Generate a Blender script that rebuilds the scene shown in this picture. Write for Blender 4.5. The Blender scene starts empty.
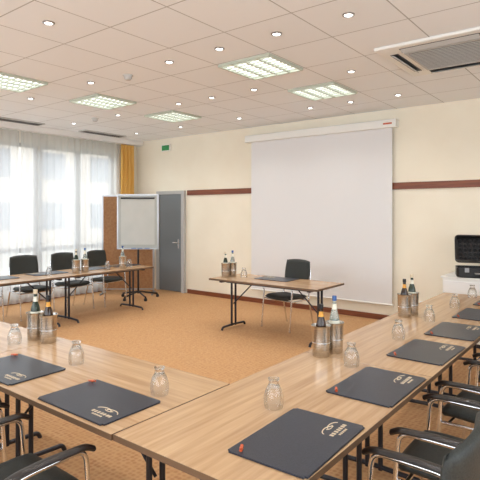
import bpy, bmesh, math, random
from mathutils import Vector, Matrix
random.seed(3)
S=bpy.context.scene
COL=S.collection
try:
    S.view_settings.view_transform='Standard'
    S.view_settings.look='None'
except Exception: pass

# ------------------------------------------------ materials
def srgb(r,g,b):
    def f(c):
        c/=255.0
        return c/12.92 if c<=0.04045 else ((c+0.055)/1.055)**2.4
    return (f(r),f(g),f(b),1)
def mat(name,col,rough=0.5,metal=0.0,**kw):
    m=bpy.data.materials.new(name); m.use_nodes=True
    p=m.node_tree.nodes['Principled BSDF']
    p.inputs['Base Color'].default_value=col
    p.inputs['Roughness'].default_value=rough
    p.inputs['Metallic'].default_value=metal
    for k,v in kw.items():
        p.inputs[k].default_value=v
    return m
def noisy(name,c1,c2,scale=(5,5,5),rough=0.5,nscale=1.0,detail=4,bump=0.0,lo=0.35,hi=0.65,metal=0):
    m=mat(name,c1,rough,metal); nt=m.node_tree; p=nt.nodes['Principled BSDF']
    tc=nt.nodes.new('ShaderNodeTexCoord'); mp=nt.nodes.new('ShaderNodeMapping')
    mp.inputs['Scale'].default_value=scale
    n=nt.nodes.new('ShaderNodeTexNoise'); n.inputs['Scale'].default_value=nscale; n.inputs['Detail'].default_value=detail
    r=nt.nodes.new('ShaderNodeValToRGB')
    r.color_ramp.elements[0].position=lo; r.color_ramp.elements[1].position=hi
    r.color_ramp.elements[0].color=c1; r.color_ramp.elements[1].color=c2
    nt.links.new(tc.outputs['Object'],mp.inputs['Vector']); nt.links.new(mp.outputs['Vector'],n.inputs['Vector'])
    nt.links.new(n.outputs['Fac'],r.inputs['Fac']); nt.links.new(r.outputs['Color'],p.inputs['Base Color'])
    if bump>0:
        b=nt.nodes.new('ShaderNodeBump'); b.inputs['Strength'].default_value=bump; b.inputs['Distance'].default_value=0.01
        nt.links.new(n.outputs['Fac'],b.inputs['Height']); nt.links.new(b.outputs['Normal'],p.inputs['Normal'])
    return m
def emit(name,col,s):
    m=bpy.data.materials.new(name); m.use_nodes=True; nt=m.node_tree
    nt.nodes.clear(); e=nt.nodes.new('ShaderNodeEmission'); o=nt.nodes.new('ShaderNodeOutputMaterial')
    e.inputs[0].default_value=col; e.inputs[1].default_value=s
    nt.links.new(e.outputs[0],o.inputs[0]); return m

M={}
M['wall']=noisy('plaster_cream',srgb(243,235,216),srgb(246,239,221),(1,1,1),0.85,2.0)
M['wall2']=mat('plaster_white',srgb(240,239,237),0.85)
M['strip']=noisy('mahogany',srgb(112,58,34),srgb(138,76,46),(1,20,20),0.4,3)
M['wood']=noisy('walnut_laminate',srgb(174,138,102),srgb(203,169,130),(0.9,16,16),0.22,2.2,5,0,0.3,0.72)
M['edge']=mat('table_edge',srgb(104,80,60),0.45)
M['metal_dark']=mat('powder_coated_steel',srgb(52,52,58),0.35,0.5)
M['chrome']=mat('chrome',(0.75,0.75,0.76,1),0.15,1.0)
M['steel']=noisy('brushed_steel',srgb(212,208,200),srgb(180,174,166),(2,2,60),0.27,3,3,0,0.3,0.7,1.0)
M['fabric']=noisy('charcoal_fabric',srgb(32,35,34),srgb(48,52,49),(1,1,1),0.55,160,2,0.15)
M['armpad']=mat('armrest_black',srgb(36,31,30),0.3)
M['leather']=noisy('black_leather',srgb(36,41,52),srgb(48,53,66),(1,1,1),0.30,220,2,0.08)
M['gold']=mat('gold_print',srgb(215,198,170),0.4,0.2)
M['white']=mat('white_paint',srgb(240,240,236),0.5)
M['screen']=mat('screen_fabric',srgb(230,230,231),0.9)
M['lightgrey']=mat('light_grey',srgb(190,190,188),0.5)
M['grey']=mat('grey_metal_door',srgb(126,132,136),0.4,0.2)
M['black']=mat('black_plastic',srgb(22,22,24),0.4)
M['silver']=mat('silver_frame',srgb(170,170,172),0.3,0.8)
M['board']=mat('whiteboard',srgb(176,178,172),0.35)
M['paper']=noisy('flipchart_paper',srgb(196,198,193),srgb(202,203,198),(1,1,1),0.6,3)
M['cork']=noisy('brown_pinboard',srgb(150,106,68),srgb(166,122,82),(1,1,1),0.7,30)
M['green']=mat('exit_green',srgb(60,150,90),0.5)
M['orange_cloth']=noisy('ochre_curtain',srgb(224,172,84),srgb(238,192,108),(1,8,0.4),0.8,4)
M['bottle_green']=mat('green_glass',srgb(40,58,38),0.08,0,**{'Transmission Weight':0.3})
M['bottle_amber']=mat('amber_glass',srgb(52,30,14),0.08,0,**{'Transmission Weight':0.2})
M['bottle_clear']=mat('clear_bottle',srgb(205,218,214),0.05,0,**{'Transmission Weight':0.7})
M['label_w']=mat('label_cream',srgb(225,222,205),0.6)
M['label_o']=mat('label_orange',srgb(222,160,70),0.6)
M['label_b']=mat('label_blue',srgb(60,95,150),0.6)
M['candy']=mat('candy_wrap',srgb(200,96,60),0.35)
M['foam']=noisy('dark_foam',srgb(34,34,36),srgb(52,52,54),(1,1,1),0.9,60,2,0.4)
M['lum']=emit('luminaire_glow',(1,1.0,0.95,1),2.8)
M['spotglow']=emit('downlight_glow',(1,0.97,0.90,1),14)
M['louvre']=mat('louvre_white',srgb(190,198,184),0.4)

def glassmat():
    m=bpy.data.materials.new('drinking_glass'); m.use_nodes=True; nt=m.node_tree; nt.nodes.clear()
    o=nt.nodes.new('ShaderNodeOutputMaterial'); mx=nt.nodes.new('ShaderNodeMixShader')
    t=nt.nodes.new('ShaderNodeBsdfTransparent'); t.inputs[0].default_value=(0.96,0.97,0.97,1)
    g=nt.nodes.new('ShaderNodeBsdfGlass'); g.inputs['IOR'].default_value=1.45; g.inputs['Roughness'].default_value=0.0
    mx.inputs[0].default_value=0.65
    nt.links.new(t.outputs[0],mx.inputs[1]); nt.links.new(g.outputs[0],mx.inputs[2]); nt.links.new(mx.outputs[0],o.inputs[0])
    return m
M['glass']=glassmat()
def sheermat():
    m=bpy.data.materials.new('sheer_voile'); m.use_nodes=True; nt=m.node_tree; nt.nodes.clear()
    o=nt.nodes.new('ShaderNodeOutputMaterial'); mx=nt.nodes.new('ShaderNodeMixShader'); m2=nt.nodes.new('ShaderNodeMixShader')
    t=nt.nodes.new('ShaderNodeBsdfTransparent'); tr=nt.nodes.new('ShaderNodeBsdfTranslucent'); d=nt.nodes.new('ShaderNodeBsdfDiffuse')
    t.inputs[0].default_value=(0.80,0.80,0.80,1)
    tr.inputs[0].default_value=(0.68,0.68,0.68,1); d.inputs[0].default_value=(0.95,0.95,0.93,1)
    m2.inputs[0].default_value=0.32; mx.inputs[0].default_value=0.70
    nt.links.new(tr.outputs[0],m2.inputs[1]); nt.links.new(d.outputs[0],m2.inputs[2])
    nt.links.new(t.outputs[0],mx.inputs[1]); nt.links.new(m2.outputs[0],mx.inputs[2]); nt.links.new(mx.outputs[0],o.inputs[0])
    return m
M['sheer']=sheermat()
def tilemat():
    m=mat('ceiling_tiles',srgb(240,241,242),0.9); nt=m.node_tree; p=nt.nodes['Principled BSDF']
    tc=nt.nodes.new('ShaderNodeTexCoord'); mp=nt.nodes.new('ShaderNodeMapping')
    mp.inputs['Location'].default_value=(3.55+0.7*20,-4.12+0.7*20,0)
    b=nt.nodes.new('ShaderNodeTexBrick'); b.offset=0; b.offset_frequency=1; b.squash=1
    b.inputs['Scale'].default_value=1; b.inputs['Brick Width'].default_value=0.7; b.inputs['Row Height'].default_value=0.7
    b.inputs['Mortar Size'].default_value=0.006; b.inputs['Mortar Smooth'].default_value=0.1
    b.inputs['Color1'].default_value=srgb(244,247,250); b.inputs['Color2'].default_value=srgb(241,244,247)
    b.inputs['Mortar'].default_value=srgb(186,187,187)
    nt.links.new(tc.outputs['Object'],mp.inputs['Vector']); nt.links.new(mp.outputs['Vector'],b.inputs['Vector'])
    nt.links.new(b.outputs['Color'],p.inputs['Base Color']); return m
M['ceil']=tilemat()
def carpetmat():
    m=mat('ochre_carpet',srgb(200,145,90),0.95); nt=m.node_tree; p=nt.nodes['Principled BSDF']
    tc=nt.nodes.new('ShaderNodeTexCoord')
    v=nt.nodes.new('ShaderNodeTexVoronoi'); v.inputs['Scale'].default_value=26; v.inputs['Randomness'].default_value=0.35
    r=nt.nodes.new('ShaderNodeValToRGB'); r.color_ramp.elements[0].position=0.2; r.color_ramp.elements[1].position=0.55
    r.color_ramp.elements[0].color=srgb(176,122,80); r.color_ramp.elements[1].color=srgb(208,166,120)
    n=nt.nodes.new('ShaderNodeTexNoise'); n.inputs['Scale'].default_value=9; n.inputs['Detail'].default_value=8
    rr=nt.nodes.new('ShaderNodeValToRGB'); rr.color_ramp.elements[0].position=0.35; rr.color_ramp.elements[1].position=0.65
    rr.color_ramp.elements[0].color=(0.2,0.2,0.2,1); rr.color_ramp.elements[1].color=(0.75,0.75,0.75,1)
    mx=nt.nodes.new('ShaderNodeMixRGB'); mx.blend_type='MIX'; mx.inputs['Color2'].default_value=srgb(200,154,106)
    nt.links.new(tc.outputs['Object'],v.inputs['Vector']); nt.links.new(tc.outputs['Object'],n.inputs['Vector'])
    nt.links.new(v.outputs['Distance'],r.inputs['Fac']); nt.links.new(r.outputs['Color'],mx.inputs['Color1'])
    nt.links.new(n.outputs['Fac'],rr.inputs['Fac']); nt.links.new(rr.outputs['Color'],mx.inputs['Fac'])
    b=nt.nodes.new('ShaderNodeBump'); b.inputs['Strength'].default_value=0.4; b.inputs['Distance'].default_value=0.005
    nt.links.new(v.outputs['Distance'],b.inputs['Height']); nt.links.new(b.outputs['Normal'],p.inputs['Normal'])
    nt.links.new(mx.outputs['Color'],p.inputs['Base Color']); return m
M['carpet']=carpetmat()
def brickmat():
    m=mat('facade_brick',srgb(150,95,75),0.9); nt=m.node_tree; p=nt.nodes['Principled BSDF']
    tc=nt.nodes.new('ShaderNodeTexCoord'); mp=nt.nodes.new('ShaderNodeMapping'); mp.inputs['Rotation'].default_value=(math.pi/2,0,math.pi/2)
    b=nt.nodes.new('ShaderNodeTexBrick'); b.inputs['Scale'].default_value=2.5
    b.inputs['Color1'].default_value=srgb(160,122,106); b.inputs['Color2'].default_value=srgb(140,104,90); b.inputs['Mortar'].default_value=srgb(180,170,158)
    nt.links.new(tc.outputs['Object'],mp.inputs['Vector']); nt.links.new(mp.outputs['Vector'],b.inputs['Vector'])
    nt.links.new(b.outputs['Color'],p.inputs['Base Color']); return m
M['brick']=brickmat()
M['grass']=noisy('paving',srgb(160,158,150),srgb(182,178,170),(1,1,1),0.9,5)
M['darkglass']=mat('window_dark',srgb(90,98,108),0.1)
M['winframe']=mat('window_frame_grey',srgb(120,122,122),0.5)

# ------------------------------------------------ mesh helpers
def finish(bm,name,m,smooth=False,angle=0.7):
    me=bpy.data.meshes.new(name)
    bmesh.ops.recalc_face_normals(bm,faces=bm.faces)
    if smooth:
        for f in bm.faces: f.smooth=True
        for e in bm.edges:
            if len(e.link_faces)==2 and e.calc_face_angle(0)>angle: e.smooth=False
    bm.to_mesh(me); bm.free(); me.materials.append(M[m]); return me
def add_box(bm,x0,x1,y0,y1,z0,z1,bev=0.0,seg=2):
    r=bmesh.ops.create_cube(bm,size=1)
    vs=r['verts']
    for v in vs:
        v.co=Vector(((x0+x1)/2+v.co.x*(x1-x0),(y0+y1)/2+v.co.y*(y1-y0),(z0+z1)/2+v.co.z*(z1-z0)))
    if bev>0:
        es=list({e for v in vs for e in v.link_edges})
        bmesh.ops.bevel(bm,geom=es,offset=bev,segments=seg,affect='EDGES',profile=0.5)
def add_lathe(bm,prof,cx=0,cy=0,z=0,seg=28,caps=True):
    rings=[]
    for (r,h) in prof:
        if r<1e-5: rings.append([bm.verts.new((cx,cy,z+h))])
        else: rings.append([bm.verts.new((cx+r*math.cos(2*math.pi*i/seg),cy+r*math.sin(2*math.pi*i/seg),z+h)) for i in range(seg)])
    for a,b in zip(rings,rings[1:]):
        for i in range(seg):
            j=(i+1)%seg
            if len(a)==1 and len(b)==1: continue
            if len(a)==1: bm.faces.new((a[0],b[i],b[j]))
            elif len(b)==1: bm.faces.new((a[i],a[j],b[0]))
            else: bm.faces.new((a[i],a[j],b[j],b[i]))
def fillet(pts,r,n=5):
    pts=[Vector(p) for p in pts]; out=[pts[0]]
    for i in range(1,len(pts)-1):
        a,b,c=pts[i-1],pts[i],pts[i+1]
        d1=(a-b); d2=(c-b); rr=min(r,d1.length*0.48,d2.length*0.48)
        p=b+d1.normalized()*rr; q=b+d2.normalized()*rr
        for k in range(n+1):
            t=k/n; out.append(p*(1-t)**2+b*2*t*(1-t)+q*t*t)
    out.append(pts[-1]); return out
def add_tube(bm,pts,r,seg=10,sx=1.0):
    pts=[Vector(p) for p in pts]
    prev=None; rings=[]
    for i,p in enumerate(pts):
        if i==0: t=pts[1]-pts[0]
        elif i==len(pts)-1: t=pts[-1]-pts[-2]
        else: t=(pts[i+1]-pts[i]).normalized()+(pts[i]-pts[i-1]).normalized()
        t.normalize()
        if prev is None:
            n=t.cross(Vector((0,0,1)))
            if n.length<0.05: n=t.cross(Vector((0,1,0)))
            n.normalize()
        else:
            n=prev-t*prev.dot(t); n.normalize()
        prev=n; b=t.cross(n)
        rings.append([bm.verts.new(p+n*r*sx*math.cos(2*math.pi*k/seg)+b*r*math.sin(2*math.pi*k/seg)) for k in range(seg)])
    for a,b in zip(rings,rings[1:]):
        for k in range(seg):
            j=(k+1)%seg; bm.faces.new((a[k],a[j],b[j],b[k]))
    bm.faces.new(rings[0]); bm.faces.new(rings[-1])
def cushion(bm,fn,thick,nu=18,nv=14,k=0.35):
    def ring(side):
        g=[]
        for i in range(nu+1):
            row=[]
            for j in range(nv+1):
                u=-1+2*i/nu; v=-1+2*j/nv
                uu=u*math.sqrt(1-k*v*v/2); vv=v*math.sqrt(1-k*u*u/2)
                p,n=fn(uu,vv)
                e=max(abs(u),abs(v)); t=thick*0.5*(max(0,1-e**8))**0.5*(0.8+0.2*(1-e*e))
                row.append(Vector(p)+Vector(n)*t*side)
            g.append(row)
        return g
    A=ring(1); B=ring(-1)
    va=[[bm.verts.new(p) for p in r] for r in A]
    vb=[[None]*(nv+1) for _ in range(nu+1)]
    for i in range(nu+1):
        for j in range(nv+1):
            if i in(0,nu) or j in(0,nv): vb[i][j]=va[i][j]
            else: vb[i][j]=bm.verts.new(B[i][j])
    for i in range(nu):
        for j in range(nv):
            bm.faces.new((va[i][j],va[i+1][j],va[i+1][j+1],va[i][j+1]))
            bm.faces.new((vb[i][j],vb[i][j+1],vb[i+1][j+1],vb[i+1][j]))
def inst(name,parts,loc=(0,0,0),rot=0):
    e=bpy.data.objects.new(name,None); e.empty_display_size=0.1
    COL.objects.link(e); e.location=loc; e.rotation_euler=(0,0,rot)
    for pn,me in parts:
        o=bpy.data.objects.new(pn,me); COL.objects.link(o); o.parent=e
    return e
def single(name,me,loc=(0,0,0),rot=0):
    o=bpy.data.objects.new(name,me); COL.objects.link(o); o.location=loc; o.rotation_euler=(0,0,rot); return o
def boxobj(name,x0,x1,y0,y1,z0,z1,m,bev=0):
    bm=bmesh.new(); add_box(bm,x0,x1,y0,y1,z0,z1,bev); return single(name,finish(bm,name,m))

# ------------------------------------------------ room
XL,XR,YB,YF,ZC=-8.95,2.6,7.6,-2.6,3.3
boxobj('floor',XL-0.3,XR+0.3,YF-0.3,YB+0.3,-0.15,0,'carpet')
boxobj('ceiling',XL-0.3,XR+0.3,YF-0.3,YB+0.3,ZC,ZC+0.15,'ceil')
boxobj('wall_back',XL-0.3,XR+0.3,YB,YB+0.2,0,ZC,'wall')
WN=0
def portal(name,loc,rot,sx,sy):
    l=bpy.data.lights.new(name,'AREA'); l.shape='RECTANGLE'; l.size=sx; l.size_y=sy
    l.cycles.is_portal=True
    o=bpy.data.objects.new(name,l); COL.objects.link(o); o.location=loc; o.rotation_euler=rot
def window_bay(kind,fixed0,fixed1,a0,a1,z0,z1):
    global WN; WN+=1
    bm=bmesh.new(); f=0.07
    def B(p,q,za,zb):
        if kind=='x': add_box(bm,fixed0,fixed1,p,q,za,zb)
        else: add_box(bm,p,q,fixed0,fixed1,za,zb)
    B(a0,a0+f,z0,z1); B(a1-f,a1,z0,z1); B(a0+f,a1-f,z0,z0+f); B(a0+f,a1-f,z1-f,z1); B(a0+f,a1-f,0.93,1.02); m=(a0+a1)/2; B(m-0.05,m+0.05,z0+f,z1-f)
    single('window_%d'%WN,finish(bm,'window','winframe'))
WZ0,WZ1=0.25,3.0
WY0,WY1=-1.8,7.0
bm=bmesh.new()
add_box(bm,XL-0.25,XL,YF,WY0,0,ZC); add_box(bm,XL-0.25,XL,WY1,YB,0,ZC)
add_box(bm,XL-0.25,XL,WY0,WY1,0,WZ0); add_box(bm,XL-0.25,XL,WY0,WY1,WZ1,ZC)
single('wall_left',finish(bm,'wall_left','wall'))
for i in range(5):
    w=(WY1-WY0)/5; window_bay('x',XL-0.17,XL-0.09,WY0+i*w,WY0+(i+1)*w,WZ0,WZ1)
portal('window_portal',(XL-0.2,(WY0+WY1)/2,(WZ0+WZ1)/2),(0,-math.pi/2,0),WZ1-WZ0,WY1-WY0)
FX0,FX1=-8.2,1.8
bm=bmesh.new()
add_box(bm,XL-0.25,FX0,YF-0.2,YF,0,ZC); add_box(bm,FX1,XR+0.2,YF-0.2,YF,0,ZC)
add_box(bm,FX0,FX1,YF-0.2,YF,0,0.5); add_box(bm,FX0,FX1,YF-0.2,YF,WZ1,ZC)
single('wall_front',finish(bm,'wall_front','wall2'))
for i in range(5):  # invented windows behind the camera, added for ceiling fill light and reflections
    w=(FX1-FX0)/5; window_bay('y',YF-0.15,YF-0.07,FX0+i*w,FX0+(i+1)*w,0.5,WZ1)
portal('window_portal',((FX0+FX1)/2,YF-0.18,(0.5+WZ1)/2),(math.pi/2,0,math.pi),FX1-FX0,WZ1-0.5)
RY0,RY1=-1.5,4.5
bm=bmesh.new()
add_box(bm,XR,XR+0.2,YF,RY0,0,ZC); add_box(bm,XR,XR+0.2,RY1,YB,0,ZC)
add_box(bm,XR,XR+0.2,RY0,RY1,0,0.9); add_box(bm,XR,XR+0.2,RY0,RY1,2.9,ZC)
single('wall_right',finish(bm,'wall_right','wall2'))
for i in range(3): window_bay('x',XR+0.07,XR+0.15,RY0+i*2,RY0+i*2+2,0.9,2.9)  # out-of-view windows, added only to let more light into the room
portal('window_portal',(XR+0.18,(RY0+RY1)/2,1.9),(0,math.pi/2,0),2.0,RY1-RY0)
# trims
boxobj('trim_1',-7.33,XR,YB-0.025,YB,2.05,2.155,'strip',0.004)
boxobj('baseboard_back',-7.33,XR,YB-0.02,YB,0,0.085,'strip',0.003)
boxobj('baseboard_left',XL,XL+0.015,YF,YB,0,0.08,'strip',0.003)
boxobj('trim_2',XL,XL+0.22,YF,YB-0.0,3.2,ZC,'wall2')

# door on back wall
bm=bmesh.new(); add_box(bm,-8.14,-7.46,YB-0.05,YB-0.01,0.01,2.08,0.004)
p1=finish(bm,'leaf','grey')
bm=bmesh.new(); add_box(bm,-8.22,-8.14,YB-0.07,YB,0,2.15); add_box(bm,-7.46,-7.38,YB-0.07,YB,0,2.15); add_box(bm,-8.14,-7.46,YB-0.07,YB,2.08,2.15)
p2=finish(bm,'frame','lightgrey')
bm=bmesh.new(); add_tube(bm,fillet([(-7.55,YB-0.05,1.05),(-7.55,YB-0.10,1.05),(-7.67,YB-0.10,1.05)],0.02),0.011); add_box(bm,-7.57,-7.53,YB-0.056,YB-0.05,0.93,1.12)
p3=finish(bm,'handle','chrome',True)
inst('door_1',[('leaf',p1),('frame',p2),('handle',p3)])

# curtains
def curtain(name,y0,y1,x,z0,z1,amp,wl,m):
    bm=bmesh.new(); N=int((y1-y0)/wl*8); rows=[]
    zs=[z0,z0+0.6,(z0+z1)/2,z1-0.4,z1]
    for j,z in enumerate(zs):
        row=[]
        for i in range(N+1):
            y=y0+(y1-y0)*i/N; ph=2*math.pi*(y-y0)/wl+0.9*math.sin(y*3.1)
            a=amp*(1.1-0.25*j/4)*(0.8+0.3*math.sin(y*5.3+j*0.2))
            row.append(bm.verts.new((x+a*math.sin(ph),y,z)))
        rows.append(row)
    for a,b in zip(rows,rows[1:]):
        for i in range(N): bm.faces.new((a[i],a[i+1],b[i+1],b[i]))
    return single(name,finish(bm,name,m,True,3))
for a,b in ((-1.9,0.3),(0.29,2.55),(2.54,4.75),(4.74,7.0)):
    curtain('sheer_curtain',a,b,XL+0.12,0.03,3.19,0.035,0.15,'sheer')
curtain('ochre_curtain',7.05,7.42,XL+0.12,0.03,3.19,0.035,0.10,'orange_cloth')

# outside
boxobj('street_ground',-45,XL-0.3,-25,35,-0.35,-0.2,'grass')
bm=bmesh.new(); add_box(bm,-30,-24,-20,30,-0.2,5.5); pb=finish(bm,'facade','brick')
bm=bmesh.new(); 
for i in range(16):
    for z in (0.8,3.4): add_box(bm,-24.02,-23.95,-19+i*3,-17.6+i*3,z,z+1.4)
pw=finish(bm,'panes','darkglass')
inst('neighbouring_building',[('facade',pb),('panes',pw)])

# ------------------------------------------------ table template
def table_parts(L,W):
    bm=bmesh.new(); add_box(bm,-L/2+0.002,L/2-0.002,-W/2,W/2,0.724,0.75,0.002,1)
    a=finish(bm,'tabletop','wood')
    bm=bmesh.new()
    e=0.0015
    for (x0,x1,y0,y1) in ((-L/2+0.0005,L/2-0.0005,-W/2-e,-W/2),( -L/2+0.0005,L/2-0.0005,W/2,W/2+e),(-L/2,-L/2+0.002,-W/2,W/2),(L/2-0.002,L/2,-W/2,W/2)):
        add_box(bm,x0,x1,y0,y1,0.723,0.749)
    b=finish(bm,'edge_band','edge')
    bm=bmesh.new()
    for s in (-1,1):
        x=s*(L/2-0.16)
        for dy in (-0.045,0.045):
            add_tube(bm,[(x,dy,0.03),(x,dy,0.70)],0.016)
        add_tube(bm,fillet([(x,-W/2+0.1,0.0),(x,-W/2+0.12,0.04),(x,0,0.05),(x,W/2-0.12,0.04),(x,W/2-0.1,0.0)],0.05),0.016)
        add_box(bm,x-0.025,x+0.025,-W/2+0.07,W/2-0.07,0.69,0.724,0.004,1)
        add_tube(bm,[(x,0,0.35),(x-s*0.38,0,0.70)],0.009)
    add_box(bm,-L/2+0.2,L/2-0.2,-0.22,-0.19,0.685,0.724); add_box(bm,-L/2+0.2,L/2-0.2,0.19,0.22,0.685,0.724)
    c=finish(bm,'folding_legs','metal_dark',True)
    return [('tabletop',a),('edge_band',b),('folding_legs',c)]
T=table_parts(1.6,0.8); TR=table_parts(1.6,0.84); TP=table_parts(1.76,0.74)
H2=math.pi/2
for k in range(3): inst('conference_table',TR,(-1.742+0.42,2.15+1.602*k,0),H2)
for k in range(3): inst('conference_table',T,(-1.748-0.8-1.602*k,1.745,0),0)
for k in range(2): inst('conference_table',T,(-6.96,5.15-1.602*k,0),H2)
inst('presenter_table',TP,(-3.9,5.76,0),0)

# ------------------------------------------------ chair template (faces +Y)
def chair_parts():
    bm=bmesh.new()
    def seat(u,v):
        w=0.25-0.02*(1-v)*0.5
        z=0.455+0.012*u*u-0.02*max(0,v-0.5)**2*4+0.01*v
        return (u*w,0.01+v*0.24,z),(0,0,1)
    cushion(bm,seat,0.08)
    a=finish(bm,'seat_cushion','fabric',True,2)
    bm=bmesh.new()
    def back(u,v):
        h=(v+1)/2
        w=0.255-0.022*(1-h)-0.008*h*h
        y=-0.225-0.075*h-0.02*math.sin(h*math.pi)*0.6+0.045*u*u
        return (u*w,y,0.53+0.455*h),(0,1,0.12)
    cushion(bm,back,0.055,22,20,0.32)
    b=finish(bm,'backrest','fabric',True,2)
    bm=bmesh.new(); R=0.0115
    for s in (-1,1):
        x=s*0.275
        add_tube(bm,fillet([(x,0.245,0.0),(x,0.205,0.45),(x,0.19,0.655),(x,-0.12,0.648),(s*0.268,-0.235,0.60),(s*0.238,-0.262,0.60)],0.06),R)
        add_tube(bm,fillet([(s*0.265,-0.30,0.0),(s*0.255,-0.19,0.43),(s*0.235,-0.255,0.62),(s*0.215,-0.285,0.85)],0.05),R)
        add_tube(bm,[(s*0.27,0.208,0.42),(s*0.256,-0.19,0.42)],R*0.9)
        for yy,xx in ((0.2458,x),(-0.301,s*0.265)):
            add_lathe(bm,[(0,0),(0.016,0),(0.016,0.02),(0.0,0.02)],xx,yy,0,12)
    add_tube(bm,[(-0.27,0.16,0.415),(0.27,0.16,0.415)],R*0.9)
    add_tube(bm,[(-0.256,-0.16,0.415),(0.256,-0.16,0.415)],R*0.9)
    c=finish(bm,'chrome_frame','chrome',True)
    bm=bmesh.new()
    for s in (-1,1):
        x=s*0.275
        add_tube(bm,fillet([(x,0.225,0.645),(x,0.19,0.664),(x,0.0,0.672),(x,-0.13,0.664),(s*0.27,-0.2,0.64)],0.06),0.0135,12,1.9)
    d=finish(bm,'arm_pads','armpad',True)
    return [('seat_cushion',a),('backrest',b),('chrome_frame',c),('arm_pads',d)]
CH=chair_parts()
for k,y in enumerate((1.80,2.62,3.42,4.22,5.02,5.82)):
    inst('conference_chair',CH,(-0.70+0.01*(k%2),y,0),H2+(0.0,0.04,-0.05,0.03,0.02,-0.03)[k])
for k,x in enumerate((-2.17,-2.94,-3.75,-4.6)):
    inst('conference_chair',CH,(x,1.13,0),(0,0.03,-0.04,0.02)[k])
for k,y in enumerate((3.45,4.3,5.05,5.78)):
    inst('conference_chair',CH,(-7.66,y,0),-H2+(0.05,-0.06,0.08,0.14)[k])
inst('conference_chair',CH,(-4.0,6.24,0),math.pi-0.16)

# ------------------------------------------------ desk pads
def pad_parts():
    bm=bmesh.new()
    r=bmesh.ops.create_cube(bm,size=1)
    for v in r['verts']: v.co=Vector((v.co.x*0.54,v.co.y*0.36,0.004+v.co.z*0.006))
    ve=[e for e in bm.edges if abs(e.verts[0].co.z-e.verts[1].co.z)>0.003]
    bmesh.ops.bevel(bm,geom=ve,offset=0.012,segments=5,affect='EDGES')
    te=[e for e in bm.edges if e.verts[0].co.z>0.006 and e.verts[1].co.z>0.006]
    bmesh.ops.bevel(bm,geom=te,offset=0.0018,segments=2,affect='EDGES')
    a=finish(bm,'mat','leather',False)
    bm=bmesh.new()
    cx,cy=0.155,-0.075; z=0.0072
    def arc(x,y,rx,ry,a0,a1,n=12): return [(x+rx*math.cos(a0+(a1-a0)*i/n),y+ry*math.sin(a0+(a1-a0)*i/n),z) for i in range(n+1)]
    add_tube(bm,arc(cx-0.02,cy+0.0,0.05,0.03,0.3,2.9),0.0024,6)
    add_tube(bm,arc(cx+0.03,cy+0.005,0.045,0.026,0.2,2.7),0.0024,6)
    add_tube(bm,arc(cx+0.005,cy+0.024,0.03,0.016,3.5,6.0),0.002,6)
    for i,xx in enumerate((-0.065,-0.045,-0.022,0.0,0.02,0.042,0.06)):
        add_box(bm,cx+xx,cx+xx+0.013,cy-0.034,cy-0.016,z-0.0005,z+0.0006)
    for i,xx in enumerate((-0.035,-0.02,-0.005,0.01,0.025)):
        add_box(bm,cx+xx,cx+xx+0.010,cy-0.054,cy-0.044,z-0.0005,z+0.0006)
    b=finish(bm,'embossed_print','gold')
    return [('mat',a),('embossed_print',b)]
PD=pad_parts()
def candy_mesh():
    bm=bmesh.new(); add_lathe(bm,[(0,-0.012),(0.006,-0.010),(0.008,0),(0.006,0.010),(0,0.012)],0,0,0,12)
    add_lathe(bm,[(0.001,0.010),(0.007,0.020)],0,0,0,8); add_lathe(bm,[(0.001,-0.010),(0.007,-0.020)],0,0,0,8)
    bmesh.ops.rotate(bm,verts=bm.verts,matrix=Matrix.Rotation(math.pi/2,3,'Y'))
    bmesh.ops.translate(bm,verts=bm.verts,vec=(0,0,0.0085))
    return finish(bm,'wrapped_candy','candy',True)
CM=candy_mesh()
TZ=0.751
def pad(x,y,rot,candy=True):
    inst('desk_pad',PD,(x,y,TZ),rot)
    if candy:
        lx,ly=-0.235,0.13
        single('wrapped_candy',CM,(x+lx*math.cos(rot)-ly*math.sin(rot),y+lx*math.sin(rot)+ly*math.cos(rot),TZ+0.0075),rot+0.5)
for y,r in ((1.80,0.03),(2.62,0.0),(3.46,-0.02),(4.2,0.02),(4.98,0.0),(5.75,0.0)): pad(-1.09,y,H2+r)
for x,r in ((-2.11,0.0),(-2.94,0.02),(-3.8,0),(-4.7,0)): pad(x,1.545,r)
for y in (3.45,4.25,5.05,5.72): pad(-7.1,y,-H2,False)
pad(-3.95,5.9,math.pi,False)

# ------------------------------------------------ glasses
def glass_mesh():
    bm=bmesh.new()
    out=[(0.045,0.0),(0.049,0.03),(0.048,0.055),(0.040,0.085),(0.027,0.110),(0.022,0.122),(0.027,0.134),(0.029,0.140),(0.0,0.141)]
    inn=[(0.0425,0.0),(0.0465,0.03),(0.0455,0.054),(0.0375,0.083),(0.024,0.106),(0.0,0.112)]
    add_lathe(bm,list(reversed(inn))+out,0,0,0,32)
    return finish(bm,'drinking_glass','glass',True,1.0)
GM=glass_mesh()
for x,y in ((-2.74,1.84),(-1.94,1.80),(-1.37,2.02),(-1.36,2.86),(-1.37,3.68),(-1.38,4.44),(-1.37,5.2),(-1.38,5.94),(-6.8,4.1),(-6.8,5.15),(-6.8,5.6),(-4.42,5.75),(-3.5,1.84)):
    single('drinking_glass',GM,(x,y,TZ))

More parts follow.
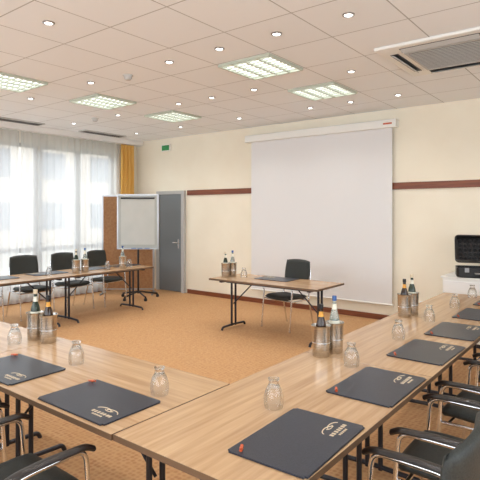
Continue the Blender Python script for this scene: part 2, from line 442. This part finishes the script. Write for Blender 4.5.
# ------------------------------------------------ coolers + bottles
bm=bmesh.new()
add_lathe(bm,[(0,0.0),(0.054,0.0),(0.056,0.004),(0.058,0.10),(0.060,0.185),(0.065,0.20),(0.066,0.203),(0.063,0.203),(0.056,0.185),(0.053,0.012),(0,0.012)],0,0,0,36)
CO=[('cooler_body',finish(bm,'cooler_body','steel',True,0.9))]
bm=bmesh.new(); add_lathe(bm,[(0.0585,0.085),(0.0605,0.087),(0.0605,0.093),(0.0588,0.095)],0,0,0,36); CO.append(('cooler_band',finish(bm,'cooler_band','chrome',True)))
def bottle_parts(g,l,capm,Hh):
    s=Hh/0.34
    bm=bmesh.new(); add_lathe(bm,[(0,0),(0.03,0),(0.034,0.006),(0.034,0.19*s),(0.030,0.215*s),(0.019,0.25*s),(0.0135,0.275*s),(0.0125,0.315*s),(0,0.315*s)],0,0,0,24)
    a=finish(bm,'glass_body',g,True)
    bm=bmesh.new(); add_lathe(bm,[(0.0128,0.308*s),(0.0155,0.31*s),(0.0155,0.338*s),(0,0.34*s)],0,0,0,20); c=finish(bm,'cap',capm,True)
    bm=bmesh.new(); add_lathe(bm,[(0.0345,0.09*s),(0.0347,0.095*s),(0.0347,0.185*s),(0.0345,0.188*s)],0,0,0,24)
    add_lathe(bm,[(0.0185,0.255*s),(0.0142,0.275*s),(0.0140,0.290*s)],0,0,0,24); b=finish(bm,'label',l,True)
    return [('glass_body',a),('cap',c),('label',b)]
B1=bottle_parts('bottle_amber','label_o','black',0.33)
B2=bottle_parts('bottle_clear','label_w','label_b',0.37)
B3=bottle_parts('bottle_green','label_w','gold',0.36)
def pair(x1,y1,x2,y2,b1,b2):
    inst('bottle_cooler',CO,(x1,y1,TZ)); inst('bottle_cooler',CO,(x2,y2,TZ))
    inst('juice_bottle',b1,(x1,y1,TZ+0.0125)); inst('water_bottle',b2,(x2,y2,TZ+0.0125),0.7)
pair(-1.61,2.93,-1.585,3.07,B1,B2)
pair(-3.50,2.0,-3.35,2.015,B3,B1)
pair(-1.62,4.5,-1.60,4.64,B1,B3)
pair(-6.80,4.56,-6.80,4.72,B3,B2)
pair(-4.66,5.62,-4.64,5.76,B3,B2)
inst('bottle_cooler',CO,(-6.72,5.4,TZ)); inst('water_bottle',B2,(-6.72,5.4,TZ+0.0125))

# ------------------------------------------------ projection screen
bm=bmesh.new(); add_box(bm,-5.61,-2.9,YB-0.075,YB-0.071,0.27,3.02); a=finish(bm,'screen_cloth','screen')
bm=bmesh.new(); add_box(bm,-5.72,-2.82,YB-0.14,YB-0.001,3.0,3.13,0.012,3); b=finish(bm,'casing','white')
bm=bmesh.new(); add_tube(bm,[(-5.63,YB-0.073,0.262),(-2.88,YB-0.073,0.262)],0.014); c=finish(bm,'bottom_bar','white',True)
bm=bmesh.new(); add_box(bm,-3.02,-2.88,YB-0.142,YB-0.14,3.05,3.075); d=finish(bm,'badge','candy')
inst('projection_screen',[('screen_cloth',a),('casing',b),('bottom_bar',c),('badge',d)])

# ------------------------------------------------ flipchart and pinboard (local x across, faces -y)
def flip():
    bm=bmesh.new(); add_box(bm,-0.38,0.38,-0.012,0.012,1.0,2.02); a=finish(bm,'board','board')
    bm=bmesh.new(); add_box(bm,-0.33,0.33,-0.017,-0.0125,1.06,1.97); a2=finish(bm,'paper_pad','paper')
    bm=bmesh.new()
    add_box(bm,-0.41,-0.38,-0.02,0.02,0.97,2.05,0.004);add_box(bm,0.38,0.41,-0.02,0.02,0.97,2.05,0.004)
    add_box(bm,-0.38,0.38,-0.02,0.02,2.02,2.05);add_box(bm,-0.38,0.38,-0.02,0.02,0.97,1.0)
    add_box(bm,-0.36,0.36,-0.07,-0.02,0.975,0.985)
    b=finish(bm,'frame','silver')
    bm=bmesh.new()
    add_box(bm,-0.33,0.33,-0.032,-0.012,1.955,1.985,0.004)
    add_tube(bm,[(0,0.03,0.10),(0,0.03,1.9)],0.02)
    for ang in (0.6,2.54,4.71-0.5,4.71+0.5+0.0):
        add_tube(bm,[(0,0.03,0.14),(0.42*math.cos(ang),0.03+0.34*math.sin(ang),0.07)],0.016)
        add_lathe(bm,[(0,0),(0.028,0.0),(0.034,0.03),(0.02,0.058),(0,0.06)],0.42*math.cos(ang),0.03+0.34*math.sin(ang),0,14)
    c=finish(bm,'rolling_stand','black',True)
    bm=bmesh.new(); 
    for x in (-0.12,0.0,0.14): add_box(bm,x,x+0.1,-0.062,-0.045,0.986,0.998,0.003,1)
    d=finish(bm,'markers','label_b')
    return [('board',a),('paper_pad',a2),('frame',b),('rolling_stand',c),('markers',d)]
yaw=math.radians(38)
inst('flipchart',flip(),(-7.62,6.5,0),yaw)
bm=bmesh.new(); add_box(bm,-0.51,0.51,-0.015,0.015,0.12,2.02); a=finish(bm,'panel','cork')
bm=bmesh.new()
for x0,x1,z0,z1 in((-0.54,-0.51,0.0,2.05),(0.51,0.54,0.0,2.05),(-0.51,0.51,2.02,2.05),(-0.51,0.51,0.09,0.12)): add_box(bm,x0,x1,-0.02,0.02,z0,z1)
for x in (-0.525,0.525): add_box(bm,x-0.015,x+0.015,-0.2,0.2,0.0,0.03,0.005)
b=finish(bm,'frame','silver')
inst('pinboard',[('panel',a),('frame',b)],(-8.22,6.75,0),yaw)

# ------------------------------------------------ cabinet + equipment case
bm=bmesh.new(); add_box(bm,-1.92,-0.95,6.72,7.4,0.05,0.85,0.006); add_box(bm,-1.94,-0.93,6.70,7.42,0.85,0.872,0.004); a=finish(bm,'carcass','white')
bm=bmesh.new(); add_box(bm,-1.9,-1.44,6.702,6.72,0.08,0.82,0.004); add_box(bm,-1.43,-0.97,6.702,6.72,0.08,0.82,0.004); b=finish(bm,'doors','wall2')
bm=bmesh.new(); add_box(bm,-1.89,-0.98,6.74,7.38,0.0,0.05); 
for x in (-1.5,-1.37): add_tube(bm,[(x,6.695,0.5),(x,6.695,0.62)],0.006)
c=finish(bm,'plinth','metal_dark')
inst('side_cabinet',[('carcass',a),('doors',b),('plinth',c)])
def rim_shell(bm,w,d,h,wall,r):
    """open tray: outer rounded rect extruded h, with floor; local xy plane, opening +z"""
    def loop(W,D,R,z,n=6):
        out=[]
        for cx,cy,a0 in ((W-R,D-R,0),(-W+R,D-R,math.pi/2),(-W+R,-D+R,math.pi),(W-R,-D+R,1.5*math.pi)):
            for k in range(n+1):
                a=a0+math.pi/2*k/n; out.append(bm.verts.new((cx+R*math.cos(a),cy+R*math.sin(a),z)))
        return out
    L=[loop(w-0.012,d-0.012,r,0),loop(w,d,r,0.014),loop(w,d,r,h),loop(w-wall,d-wall,r*0.7,h),loop(w-wall,d-wall,r*0.7,0.02)]
    for a,b in zip(L,L[1:]):
        n=len(a)
        for k in range(n): bm.faces.new((a[k],a[(k+1)%n],b[(k+1)%n],b[k]))
    bm.faces.new(L[0]); bm.faces.new(L[-1])
bm=bmesh.new(); rim_shell(bm,0.28,0.19,0.12,0.018,0.05); a=finish(bm,'case_base','black',True)
bl=bmesh.new(); rim_shell(bl,0.28,0.19,0.085,0.018,0.05)
b3=bmesh.new()
for i in range(8):
    for j in range(5):
        bmesh.ops.create_cone(b3,segments=8,radius1=0.03,radius2=0.006,depth=0.035,cap_ends=True,matrix=Matrix.Translation((-0.21+0.06*i,-0.125+0.0625*j,0.038)))
for q in (bl,b3):
    # hinge: tray stood up behind the base, opening toward -y, leaning back
    bmesh.ops.rotate(q,verts=q.verts,matrix=Matrix.Rotation(math.pi/2-0.5,3,'X'))
    bmesh.ops.translate(q,verts=q.verts,vec=(0,0.19+0.15,0.12+0.19))
b=finish(bl,'case_lid','black',True); b3m=finish(b3,'lid_foam','foam')
bm=bmesh.new(); add_box(bm,-0.255,0.255,-0.165,0.165,0.022,0.09,0.02); c=finish(bm,'foam_insert','foam')
bm=bmesh.new()
for x in(-0.16,0.16): add_box(bm,x-0.025,x+0.025,-0.202,-0.19,0.07,0.125,0.003)
add_tube(bm,fillet([(-0.07,-0.19,0.06),(-0.07,-0.225,0.06),(0.07,-0.225,0.06),(0.07,-0.19,0.06)],0.02),0.008)
d=finish(bm,'latches','silver')
inst('equipment_case',[('case_base',a),('case_lid',b),('lid_foam',b3m),('foam_insert',c),('latches',d)],(-1.52,6.92,0.873),0.3)

# ------------------------------------------------ ceiling fixtures
def lum_parts(sx,sy,n):
    bm=bmesh.new(); add_box(bm,-sx+0.02,sx-0.02,-sy+0.02,sy-0.02,-0.006,-0.001); a=finish(bm,'diffuser','lum')
    bm=bmesh.new(); f=0.022
    add_box(bm,-sx,sx,-sy,-sy+f,-0.03,0);add_box(bm,-sx,sx,sy-f,sy,-0.03,0)
    add_box(bm,-sx,-sx+f,-sy+f,sy-f,-0.03,0);add_box(bm,sx-f,sx,-sy+f,sy-f,-0.03,0)
    for i in range(1,4): x=-sx+2*sx*i/4; add_box(bm,x-0.012,x+0.012,-sy+f,sy-f,-0.028,-0.008)
    for i in range(1,n): y=-sy+2*sy*i/n; add_box(bm,-sx+f,sx-f,y-0.007,y+0.007,-0.024,-0.010)
    b=finish(bm,'louvre_grid','louvre')
    return [('diffuser',a),('louvre_grid',b)]
LP=lum_parts(0.335,0.335,9)
for x,y in ((-3.2,4.47),(-3.2,5.87),(-6.0,3.07),(-6.0,4.47),(-6.0,5.87),(-3.2,0.97),(-6.0,0.27),(-0.4,3.07),(-0.4,0.27),(-3.2,-1.13),(1.2,1.5),(1.2,4.5)):
    inst('ceiling_luminaire',LP,(x,y,ZC))
bm=bmesh.new(); add_lathe(bm,[(0.036,-0.001),(0.05,-0.001),(0.05,-0.008),(0.036,-0.012)],0,0,0,24); a=finish(bm,'trim_ring','silver',True)
bm=bmesh.new(); add_lathe(bm,[(0,-0.004),(0.036,-0.004),(0.036,-0.003),(0,-0.003)],0,0,0,24); b=finish(bm,'lamp','spotglow')
DL=[('trim_ring',a),('lamp',b)]
for y in (0.9,2.33,3.73,5.25,6.7):
    for x in (-1.1,-2.5,-3.87,-5.25,-6.65,-7.9):
        o=inst('recessed_downlight',DL,(x,y,ZC))
        l=bpy.data.lights.new('bulb','SPOT'); l.energy=26; l.spot_size=math.radians(130); l.spot_blend=1; l.shadow_soft_size=0.05; l.color=(1,0.97,0.92)
        lo=bpy.data.objects.new('bulb',l); COL.objects.link(lo); lo.parent=o; lo.location=(0,0,-0.03)
for x,y in ((-3.17,3.73),(-1.8,3.73),(-4.6,5.25),(-3.2,6.7)):
    inst('recessed_downlight',DL,(x,y,ZC))
# AC cassette
bm=bmesh.new(); s=0.58
add_box(bm,-s,s,-s,s,-0.03,0,0.008); 
a=finish(bm,'panel_frame','white')
bm=bmesh.new()
for q in range(4):
    b2=bmesh.new(); add_box(b2,-0.36,0.36,-0.50,-0.42,-0.034,-0.029); 
    bmesh.ops.rotate(b2,verts=b2.verts,matrix=Matrix.Rotation(q*math.pi/2,3,'Z'))
    me=bpy.data.meshes.new('t'); b2.to_mesh(me); b2.free(); bm.from_mesh(me)
b=finish(bm,'air_slots','metal_dark')
bm=bmesh.new(); 
for q in range(4):
    b2=bmesh.new(); add_box(b2,-0.35,0.35,-0.026,0.026,-0.003,0.003)
    bmesh.ops.rotate(b2,verts=b2.verts,matrix=Matrix.Rotation(-0.5,3,'X')); bmesh.ops.translate(b2,verts=b2.verts,vec=(0,-0.47,-0.044))
    bmesh.ops.rotate(b2,verts=b2.verts,matrix=Matrix.Rotation(q*math.pi/2,3,'Z'))
    me=bpy.data.meshes.new('t'); b2.to_mesh(me); b2.free(); bm.from_mesh(me)
for i in range(15):
    y=-0.33+0.66*i/14; add_box(bm,-0.34,0.34,y-0.009,y+0.009,-0.04,-0.034)
add_box(bm,-0.36,0.36,-0.365,-0.345,-0.042,-0.03);add_box(bm,-0.36,0.36,0.345,0.365,-0.042,-0.03);add_box(bm,-0.36,-0.34,-0.345,0.345,-0.042,-0.03);add_box(bm,0.34,0.36,-0.345,0.345,-0.042,-0.03)
c=finish(bm,'louvre_blades','lightgrey')
bm=bmesh.new(); add_box(bm,-0.34,0.34,-0.345,0.345,-0.033,-0.0295); d=finish(bm,'intake_filter','metal_dark')
inst('air_conditioning_cassette',[('panel_frame',a),('air_slots',b),('louvre_blades',c),('intake_filter',d)],(-1.40,5.24,ZC))
# vents near window
bm=bmesh.new(); add_box(bm,-0.12,0.12,-0.5,0.5,-0.02,0,0.004); a=finish(bm,'vent_frame','lightgrey')
bm=bmesh.new()
for i in range(5): add_box(bm,-0.09+0.04*i-0.006,-0.09+0.04*i+0.006,-0.47,0.47,-0.024,-0.02)
b=finish(bm,'vent_slots','metal_dark')
for y in (4.45,6.3): inst('ceiling_vent',[('vent_frame',a),('vent_slots',b)],(-8.45,y,ZC))
bm=bmesh.new(); add_lathe(bm,[(0,-0.06),(0.03,-0.058),(0.045,-0.04),(0.05,-0.012),(0.06,-0.010),(0.06,0)],0,0,0,24)
sm=finish(bm,'smoke_detector','lightgrey',True); single('smoke_detector',sm,(-4.63,3.8,ZC)); single('smoke_detector',sm,(-7.2,5.2,ZC))
# exit sign
bm=bmesh.new(); add_box(bm,-8.08,-7.82,YB-0.05,YB-0.001,3.02,3.16,0.006); a=finish(bm,'housing','white')
bm=bmesh.new(); add_box(bm,-8.06,-7.84,YB-0.054,YB-0.05,3.035,3.145); b=finish(bm,'pictogram','green')
inst('exit_sign',[('housing',a),('pictogram',b)])
bm=bmesh.new(); add_box(bm,-2.5,-2.34,YB-0.012,YB,0.28,0.36,0.004); single('wall_socket',finish(bm,'wall_socket','white'))

# ------------------------------------------------ world + camera
w=bpy.data.worlds.new('World'); S.world=w; w.use_nodes=True
bg=w.node_tree.nodes['Background']; bg.inputs[0].default_value=(0.88,0.945,1,1); bg.inputs[1].default_value=5.0
cam=bpy.data.cameras.new('camera'); co=bpy.data.objects.new('camera',cam); COL.objects.link(co)
co.location=(0,0,1.7); co.rotation_euler=(math.pi/2,0,yaw)
cam.sensor_width=36; cam.lens=37.5; cam.shift_y=-28/480; cam.clip_start=0.05
S.camera=co
